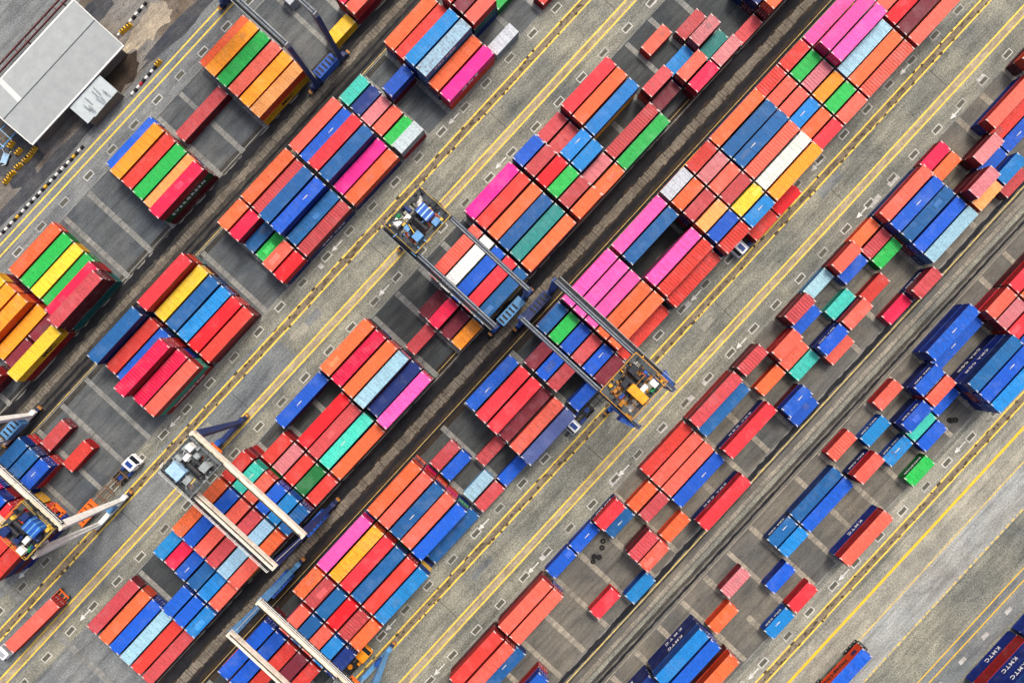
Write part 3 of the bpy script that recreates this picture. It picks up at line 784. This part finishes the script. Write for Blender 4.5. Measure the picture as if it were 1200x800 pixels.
    def spreader(m_):
        for s in (-1, 1):
            m_.box(-3.0, 3.0, ty+s*.95-.15, ty+s*.95+.15, zs, zs+.5, 0); m_.box(s*2.9-.2, s*2.9+.2, ty-1.2, ty+1.2, zs-.1, zs+.5, 0)
            for q in (-1, 1): m_.bar((s*1.6, ty+q*.8, zs+.5), (s*1.9, ty+q*1.2, z), .05, .05, 1)
        m_.box(-1.2, 1.2, ty-.7, ty+.7, zs+.3, zs+1.0, 0)
    sub('spreader', [look['spreader'], M_DARK], spreader, 0)
    return root
mN = simple('crane_navy', (26,44,92), .5, 0, .3, 1, .4); mS = simple('crane_slate', (42,62,98), .5, 0, .3, 1, .4)
mK = simple('crane_top_dark', (52,60,74), .7, 0, .3, 2, .4); mC = simple('crane_cream', (214,208,192), .6, 0, .25, .9, .6)
mCt = simple('crane_cream_top', (206,196,174), .7, 0, .25, 1.2, .7); mBl = simple('crane_blue', (28,78,160), .5, 0, .3, 1, .4)
mSky = simple('crane_sky', (84,138,184), .5, 0, .3, 1, .4); mWh = simple('crane_white', (222,222,216), .6, 0, .15, 1, .25)
mYe = simple('crane_yellow', (214,150,26), .55, 0, .3, 1.5, .5); mYd = simple('crane_ochre', (160,108,34), .7, 0, .4, 2, .6)
mGr = simple('crane_grey', (138,146,146), .65, 0, .35, 1.5, .4); mGd = simple('crane_grey_dark', (72,78,80), .7, 0, .4, 2, .4)
mGn = simple('motor_green', (24,116,66), .55, 0, .3, 2); mBk = simple('crane_black', (30,34,42), .6, 0, .4, 2, .3)
mIce = simple('crane_ice', (150,184,210), .5, 0, .2, 1); mYr = simple('handrail_yellow', (206,170,62), .6, 0, .2, 2)
mPl = simple('grating', (70,74,76), .8, 0, .4, 4, .3)
blue_look = dict(girder=mS, leg=mBl, top=mK, rail=mGr, pack=mSky, bogie=mN, platform=mBk, plate=mPl, house=mBl, house2=mSky, rib=mIce, white=mWh,
                 motor=mN, motor2=mGn, handrail=mYr, spreader=M_ORANGE)
yel_look = dict(girder=mS, leg=mBl, top=mK, rail=mGr, pack=mN, bogie=mN, platform=mYd, plate=mGd, house=mYe, house2=mBk, rib=mYe, white=mWh,
                motor=mYe, motor2=mGn, handrail=mYe, spreader=M_ORANGE)
grey_look = dict(girder=mC, leg=mN, top=mCt, rail=mWh, pack=mBl, bogie=mN, platform=mGd, plate=mGd, house=mIce, house2=mGr, rib=mIce, white=mWh,
                 motor=mGr, motor2=mGr, handrail=mGr, spreader=M_ORANGE)
cream_look = dict(grey_look, leg=mWh, pack=mSky, platform=mBk, house=mBl, house2=mN, rib=mSky, motor=mN, motor2=mGn, handrail=mYr, plate=mPl)
cream2_look = dict(grey_look, leg=mSky, pack=mBl)
navy_look = dict(blue_look, girder=mGr, top=mK, leg=mN, pack=mBl)
crane(4.0, -15.7, False, 4.0, blue_look, 'dark gantry crane with blue machinery trolley over the third block', 8.6, (1.7,-.3,1.8,2.6))
crane(7.9, 10.6, True, 4.1, yel_look, 'dark blue gantry crane with a yellow machinery trolley', 8.6, (.5,1.1,1.5,3.4), 1.7)
crane(-49.6, -15.7, False, 3.5, grey_look, 'cream gantry crane with grey machinery and navy legs', 8.6)
crane(-62.4, 10.6, True, 3.5, cream2_look, 'cream gantry crane cut by the bottom edge with pale blue legs', 8.8)
crane(-74.8, -45.5, True, 3.1, cream_look, 'white-legged gantry crane with blue machinery at the left edge', 8.8)
crane(14.0, -71.7, False, 3.4, navy_look, 'navy-legged gantry crane with bright blue power pack near the warehouse', 8.8)

# ------------------------------------------------------------------ trucks
def wheel(parent, x, y, r=.5, w=.32):
    mb = MB(); mb.cyl((x, y-w/2, r), (x, y+w/2, r), r, 14, 0); mb.cyl((x, y-w/2-.01, r), (x, y+w/2+.01, r), r*.5, 10, 1)
    return mb.obj('wheel', [M_TYRE, mGr], parent)
def truck(U, V, rot, cabm, cabm2, framem, label, rear=None, trailer=True, cab_at=0.0):
    """local +x is forwards; origin under the rear of the trailer's coupling"""
    root = empty('container_truck', U, V, 0, rot); tag(root, label, 'truck', 'trucks in the yard lanes')
    mb = MB(); mb.taper((9.0,0,.75), (2.2,2.4), (9.0,0,2.0), (2.2,2.45), 0); mb.taper((8.9,0,2.0), (2.0,2.45), (8.72,0,3.05), (1.55,2.2), 0)
    mb.box(7.75, 7.95, -1.1, 1.1, 1.2, 3.2, 1); mb.box(8.2, 9.2, -.8, .8, 3.05, 3.2, 1)
    cabo = mb.obj('cab', [cabm, cabm2], root, .09)
    mb = MB(); mb.hexa([(9.93,-1.05,2.02),(9.96,-1.05,2.02),(9.96,1.05,2.02),(9.93,1.05,2.02),(9.55,-.95,2.98),(9.58,-.95,2.98),(9.58,.95,2.98),(9.55,.95,2.98)])
    mb.obj('windscreen', M_GLASS, cabo)
    for s in (-1, 1):
        mb = MB(); mb.box(9.5, 9.6, s*1.28-.12, s*1.28+.12, 1.9, 2.5); mb.obj('mirror', M_DARK, cabo)
        mb = MB(); mb.cbox((10.12, s*.85, 1.0), (.06,.4,.25)); mb.obj('headlight', mWh, cabo)
    mb = MB(); mb.box(3.8, 9.6, -.5, -.3, .75, 1.0, 0); mb.box(3.8, 9.6, .3, .5, .75, 1.0, 0)
    for x in (4.2, 5.5, 7.0): mb.box(x-.1, x+.1, -.5, .5, .78, .98, 0)
    mb.box(6.1, 7.4, -1.15, -.6, .5, 1.05, 1); mb.box(6.1, 7.4, .6, 1.15, .5, 1.05, 1); mb.cyl((4.9,0,1.0),(4.9,0,1.15),.5,14,1)
    mb.obj('chassis', [M_DARK, cabm2], root)
    for x in (9.0, 5.4, 4.3):
        for s in (-1, 1): wheel(root, x, s*1.0)
    if trailer:
        mb = MB()
        for y in (-.55, .55): mb.box(-6.6, 6.0, y-.09, y+.09, 1.18, 1.42, 0)
        for x in (-6.5, -4.4, -2.3, -.2, 1.9, 3.9, 5.9): mb.box(x-.11, x+.11, -1.2, 1.2, 1.2, 1.44, 0)
        for s in (-1, 1): mb.box(-6.5, -4.3, s*1.15-.05, s*1.15+.05, 1.2, 1.4, 0); mb.box(-.2, 1.9, s*1.15-.05, s*1.15+.05, 1.2, 1.4, 0)
        tr = mb.obj('trailer_frame', framem, root)
        for x in (-5.9, -4.7, -3.5):
            for s in (-1, 1): wheel(tr, x, s*1.0)
        if rear is not None:
            mb = MB()
            for k in range(5): mb.box(-6.4+k*1.05, -5.75+k*1.05, -1.15, 1.15, 1.5, 1.9+.12*(k % 2), 0)
            for s in (-1, 1): mb.box(-6.5, -1.4, s*1.1-.12, s*1.1+.12, 1.46, 2.0, 0)
            mb.obj('folded_flat_rack', rear, tr)
    return root
mCabW = simple('cab_white', (232,234,234), .4, 0, .06, 1); mCabB = simple('cab_blue', (24,58,124), .45, 0, .15, 1); mCabO = simple('cab_orange', (236,146,22), .45, 0, .12, 1)
mCabG = simple('cab_grey', (150,156,160), .45, 0, .15, 1)
# truck in the second block's lane, heading to the upper right, with an empty frame
u, v = px_uv(157, 543, 2); truck(u-9.0, -37.0, 0, mCabW, mCabB, M_BROWN, 'white and blue truck with empty brown trailer frame carrying orange flat rack', rear=M_ORANGE)
# loaded truck in the fourth block's lane
u, v = px_uv(866, 290, 3); truck(u+9.0, 19.6, math.pi, mCabW, mCabB, M_DARK, 'white and blue truck carrying two short red containers')
z = 1.46
r1 = random.Random(5)
container('S', 'r', yard(u+9.0-6.2+3.1-.1, 19.6, z), TH, 'orange-red short container on the truck bed just behind its white cab', r1)
container('S', 'R', yard(u+9.0-6.2+3.1+6.3, 19.6, z), TH, 'bright red short container on the rear of the truck beside the fourth block', r1)
# empty truck beside the crane with yellow trolley
u, v = px_uv(673, 502, 3); truck(u+9.0, 19.2, math.pi, mCabW, mCabB, M_DARK, 'white-cabbed truck with empty dark trailer below the yellow-trolley crane')
# truck at bottom with orange cab
u, v = px_uv(431, 772, 3); truck(u-9.0, 19.2, 0, mCabO, mCabO, M_DARK, 'orange-cabbed truck under the cream crane at the bottom edge')
# salmon container truck bottom left
u, v = px_uv(2, 768, 3); truck(u+9.0, -30.2, math.pi-math.radians(2.6), mCabW, mCabG, M_ORANGE, 'white-cabbed truck pulling a long salmon container at the left edge')
uc, vc = px_uv(37, 733, 4.1)
container('L', 's', yard(uc, vc, z), TH-math.radians(2.6), 'long salmon container on the truck crossing the lane at the left edge', r1, rusty=1)
# container truck leaving at the bottom
ub, vb = px_uv(1017, 764, 4.1)
o = container('L', 'o', yard(ub-6.1, vb, z), TH, 'long container with orange side and blue roof on the far road', r1, roof_code='b')
SIDE['road'] = o; lettering('road', 'Hapag-Lloyd', 1.25, M_TEXTK, UL, -1.0, 0, 1.1)
mb = MB(); mb.box(-.55,.55,-.012,.012,-.5,.5); q = mb.obj('logo_plate', simple('logo_blue', (40,20,80), .6), o); flip = abs((o.rotation_euler.z-TH+.2) % (2*math.pi)) > 1
q.location = (4.3*(-1 if flip else 1), (1.19)*(-1 if flip else 1), 1.35)
truck(ub-6.1, vb, math.pi, mCabB, mCabB, M_DARK, 'dark truck under the orange-sided container on the far road')

# ------------------------------------------------------------------ warehouse corner
soil = sheet('soil', UA, UB, -104.5, -86.4, .003, M_SOIL)
def blot(name, x, y, a, b, mat, z, n=22, skew=0.0):
    """irregular patch of ground around a photograph point, a along the lanes, b across"""
    u, v = px_uv(x, y); mb = MB(); r = random.Random(int(x*7+y)); P = []
    for i in range(n):
        t = 2*math.pi*i/n; f = r.uniform(.72,1.12); P.append(yard(u+a*f*math.cos(t), v+b*f*math.sin(t), z))
    mb.quad(P); o = mb.obj(name, mat); o['kind'] = 'structure'; return o
M_SAND = ground_mat('sandy_soil', (168,156,136), (134,126,114), .9, .35, scale=4); M_WET = ground_mat('wet_soil', (58,62,70), (84,84,84), .9, .35, scale=4)
blot('dirt', 140, 88, 5.5, 2.6, M_DIRT, .0075); blot('dirt', 128, 104, 4.0, 1.5, M_DIRT, .0085); blot('sand', 178, 26, 5.5, 2.6, M_SAND, .0078); blot('sand', 165, 40, 6, 1.6, M_SAND, .0088)
blot('wet_soil', 60, 195, 17, 1.3, M_WET, .008); blot('wet_soil', 215, 28, 12, 1.5, M_WET, .0082); blot('wet_soil', 20, 235, 10, 1.2, M_WET, .0083); blot('wet_soil', 112, 14, 5, 2.0, M_WET, .0086)
blot('wet_soil', 20, 190, 5, 5, M_WET, .0091)
sheet('road', UA, UB, -135, -104.5, .004, M_CONC_B)
mRoof = simple('roof_sheet', (148,154,154), .7, 0, .10, .6); mRoofL = simple('roof_light', (190,194,192), .5, 0, .05, .5); mWall = simple('warehouse_wall', (104,98,90), .8, 0, .15, 1)
mRidge = simple('ridge_dark', (70,78,82), .7, 0, .15, 1)
def warehouse():
    U0, U1, V0, V1, He, Hr = -33.4, -8.6, -102.2, -90.0, 4.6, 5.9
    root = empty('warehouse', (U0+U1)/2, (V0+V1)/2); tag(root, 'white pitched-roof warehouse with dark ridge line in the top corner', 'warehouse')
    L, W = (U1-U0)/2, (V1-V0)/2
    mb = MB(); mb.box(-L+.9, L-.9, -W+.9, W-.9, 0, He-.02)
    for s in (-1, 1): mb.quad([(s*(L-.9),-W+.9,He-.05),(s*(L-.9),W-.9,He-.05),(s*(L-.9),0,Hr-.2)])
    mb.obj('wall', mWall, root)
    n = 24
    for s in (-1, 1):
        for i in range(n):                    # roof sheets laid side by side with lapped seams
            x0, x1 = -L+2*L*i/n, -L+2*L*(i+1)/n; mb = MB(); zz = .015*(i % 2)
            mb.hexa([(x0,s*.12,Hr-.08+zz),(x1+.02,s*.12,Hr-.08+zz),(x1+.02,s*W,He+zz),(x0,s*W,He+zz),(x0,s*.12,Hr+zz),(x1+.02,s*.12,Hr+zz),(x1+.02,s*W,He+.08+zz),(x0,s*W,He+.08+zz)])
            mb.obj('roof_sheet', mRoofL if (i == 4 and s > 0) else mRoof, root)
        mb = MB(); mb.box(-L-.1, L+.1, s*(W+.16)-.14, s*(W+.16)+.14, He-.15, He+.1); mb.obj('gutter', mWh, root)
    mb = MB(); mb.box(-L, L, -.11, .11, Hr-.06, Hr+.02); mb.obj('ridge_strip', mRidge, root)
    for s in (-1, 1):
        mb = MB()
        for q in (-1, 1): mb.bar((s*(L+.07),0,Hr+.03), (s*(L+.07),q*W,He+.1), .14, .12)
        mb.obj('verge_trim', mWh, root)
warehouse()
def annex():
    U0, U1, V0, V1 = -23.8, -15.6, -89.7, -85.7
    root = empty('lean_to_shed', (U0+U1)/2, (V0+V1)/2); tag(root, 'small pale lean-to shed roof beside the warehouse', 'shed')
    L, W = (U1-U0)/2, (V1-V0)/2
    mb = MB(); mb.box(-L+.2, L-.2, -W+.2, W-.2, 0, 3.3); mb.obj('wall', mWall, root)
    mR = simple('shed_sheet', (172,182,184), .5, 0, .08, 1, .15)
    for i in range(9):
        x0, x1 = -L+2*L*i/9, -L+2*L*(i+1)/9; zz = .02*(i % 2); y0 = -W-(.5 if i in (2,3,5) else .15)*random.random()
        mb = MB(); mb.hexa([(x0,y0,3.35+zz),(x1,y0,3.35+zz),(x1,W,4.1+zz),(x0,W,4.1+zz),(x0,y0,3.43+zz),(x1,y0,3.43+zz),(x1,W,4.18+zz),(x0,W,4.18+zz)])
        mb.obj('roof_sheet', mR, root)
    r = random.Random(3)
    for i in range(10):                       # loose timbers lying on the roof
        mb = MB(); a = Vector((r.uniform(-L+.5,L-.5), r.uniform(-W,-.2), 3.95)); b = a+Vector((r.uniform(-.3,.3), r.uniform(.8,1.8), .3)); mb.bar(a, b, .14, .1); mb.obj('roof_batten', mGr, root)
annex()
# rusty pipe rack behind the warehouse
root = empty('pipe_rack', -20, -103.9); tag(root, 'dark red steel pipe rack running along the back of the warehouse', 'rack')
mRed = simple('rack_red', (82,30,34), .7, 0, .3, 1, .5)
for s in (-.5, .5):
    mb = MB(); mb.box(-40, 40, s-.1, s+.1, 4.4, 4.7); mb.obj('rail', mRed, root)
for i in range(31):
    mb = MB(); x = -39.5+i*2.63; mb.box(x-.09, x+.09, -.4, .4, 4.42, 4.65); mb.obj('crossbar', mWall if i % 2 else mRed, root)
for i in range(9):
    mb = MB(); x = -39+i*9.7; mb.box(x-.12, x+.12, -.12, .12, 0, 4.4); mb.obj('post', mRed, root)
# striped kerbs
mBlk = simple('kerb_black', (30,30,32), .8, 0, .3, 2); mWht = simple('kerb_white', (206,206,200), .8, 0, .2, 2); mKy = simple('kerb_yellow', (206,160,40), .8, 0, .25, 2, .3)
mKr = simple('kerb_red', (170,40,44), .8, 0, .3, 2)
blk = {}
def kerb(x0, y0, x1, y1, label, pal, gaps=()):
    ua, va = px_uv(x0, y0, .4); ub_, vb_ = px_uv(x1, y1, .4)
    root = empty('striped_kerb', ua, va); tag(root, label, 'kerb', 'striped kerbs by the warehouse road')
    d = math.hypot(ub_-ua, vb_-va); n = max(1, int(d/.78))
    for i in range(n):
        if i in gaps: continue
        m = pal[i % len(pal)]
        if m not in blk:
            mb = MB(); mb.taper((0,0,0), (.74,.55), (0,0,.45), (.66,.36)); blk[m] = mb.data('kerb_block', m)
        o = link('kerb_block', blk[m], root); f = i/n
        o.location = ((ub_-ua)*f, -(vb_-va)*f+random.uniform(-.04,.04), .01); o.rotation_euler.z = math.atan2(-(vb_-va), ub_-ua)+random.uniform(-.06,.06)
kerb(0, 275, 99, 169, 'long black and white striped kerb beside the yellow lines', [mWht, mBlk, mWht, mBlk, mWht, mBlk, mKy, mBlk, mWht, mBlk], (30,31,57))
kerb(139, 40, 173, 0, 'black and white kerb leading up past the warehouse corner', [mWht, mBlk])
kerb(155, 109, 187, 72, 'short kerb run with a red and a yellow block beside the lean-to', [mWht, mBlk, mWht, mKr, mBlk, mWht, mBlk, mWht, mBlk], ())
def barrier(x, y, label, m, a=0.0):
    u_, v_ = px_uv(x, y, .8); root = empty('barrier_block', u_, v_, .008, a); tag(root, label, 'barrier', 'yellow and black barrier blocks')
    mb = MB(); mb.taper((0,0,0), (1.5,.8), (0,0,.9), (1.3,.45)); b = mb.obj('concrete_block', m, root, .03)
    mb = MB()
    for q in (-.4, .2): mb.box(q, q+.28, -.24, .24, .905, .915)
    mb.obj('painted_stripe', mBlk, root)
for i, (x, y, t) in enumerate(((149,30,'beyond the warehouse corner, nearest the kerb'),(143,35,'beyond the warehouse corner, behind its twin'),(184,73,'at the end of the short kerb'),
        (38,175,'touching the warehouse bottom corner'),(32,183,'second below the warehouse corner'),(29,186,'third below the warehouse corner'),(20,194,'fourth in the row below the warehouse'),
        (12,203,'fifth in the row below the warehouse'),(6,211,'last of the row at the picture edge'),(11,169,'near the blue frame, outer one'),(20,177,'near the blue frame, inner one'))):
    barrier(x, y, 'yellow and black barrier block ' + t, mKy, random.uniform(-.2,.2))
# blue pipe frame and white cart at the left edge
u_, v_ = px_uv(8, 158, 2); root = empty('pipe_stand', u_, v_); tag(root, 'light blue pipe stand below the warehouse at the left edge', 'stand')
for s in (-1.2, 1.2):
    for q in (-2, 2): mb = MB(); mb.cyl((q,s,0),(q,s,2.4),.09,8); mb.obj('post', mSky, root)
    mb = MB(); mb.cyl((-2.6,s,2.4),(2.6,s,2.4),.12,8); mb.obj('rail', mSky, root)
for q in (-2, 0, 2): mb = MB(); mb.cyl((q,-1.6,2.5),(q,1.6,2.5),.09,8); mb.obj('rail', mIce, root)
u_, v_ = px_uv(4, 185, 1); root = empty('hand_cart', u_, v_, 0, .4); tag(root, 'white hand cart with bent tubes at the left edge', 'cart')
mb = MB(); mb.box(-1.0,1.0,-.6,.6,.5,.62); mb.obj('deck', mIce, root, .02)
for s in (-1, 1):
    mb = MB(); mb.cyl((-1.0,s*.5,.6),(-1.5,s*.4,1.3),.07,8); mb.cyl((1.0,s*.5,.6),(1.6,s*.9,1.0),.07,8); mb.obj('handle', mWh, root)
    for q in (-.7, .7): mb = MB(); mb.cyl((q,s*.55,.25),(q,s*.68,.25),.25,12); mb.obj('wheel', M_TYRE, root)
# weeds by the lean-to: small leafy shrub
u_, v_ = px_uv(119, 85, 1); root = empty('shrub', u_, v_); tag(root, 'small green shrub in the corner of lean-to and warehouse', 'shrub')
r = random.Random(9); mb = MB()
for i in range(260):
    a, b, c = r.gauss(0,.55), r.gauss(0,.4), abs(r.gauss(.7,.4)); t = r.uniform(0,6.28); s = r.uniform(.1,.2)
    dx, dy = math.cos(t)*s, math.sin(t)*s; dz = r.uniform(-.1,.1)
    mb.quad([(a-dx,b-dy,c-dz),(a+dy*.5,b-dx*.5,c),(a+dx,b+dy,c+dz),(a-dy*.5,b+dx*.5,c)])
mb.obj('foliage', simple('leaf_green', (44,92,40), .6, 0, .5, 5), root)
mb = MB(); mb.cyl((0,0,0),(.05,0,.8),.07,7,0,.04); mb.cyl((0,0,.3),(.4,.2,.9),.04,6,0,.02); mb.obj('stem', M_BROWN, root)

# tyre piles left on the ground
def tyre_mesh(R=.5, r=.17, n=16, m=8):
    mb = MB(); k = 0
    for i in range(n):
        for j in range(m):
            P = []
            for a, b in ((i,j),(i+1,j),(i+1,j+1),(i,j+1)):
                t, p = 2*math.pi*a/n, 2*math.pi*b/m; P.append(((R-r+r*math.cos(p))*math.cos(t)*1.0, (R-r+r*math.cos(p))*math.sin(t), .15+.15*math.sin(p)))
            mb.quad(P)
    return mb.data('tyre', M_TYRE)
TY = tyre_mesh()
for x, y, cnt, lab in ((701,646,6,'pile of black tyres beside a blue container in the fifth block'), (1117,488,3,'few black tyres lying in an empty slot of the sixth block')):
    u_, v_ = px_uv(x, y); root = empty('tyre_pile', u_, v_, .006); tag(root, lab, 'tyres'); r = random.Random(int(x))
    for i in range(cnt):
        t = link('tyre', TY, root); t.location = (r.uniform(-2.2,2.2), r.uniform(-.8,.8), .3*(i % 2)); t.rotation_euler = (r.uniform(-.2,.2), r.uniform(-.2,.2), 0)
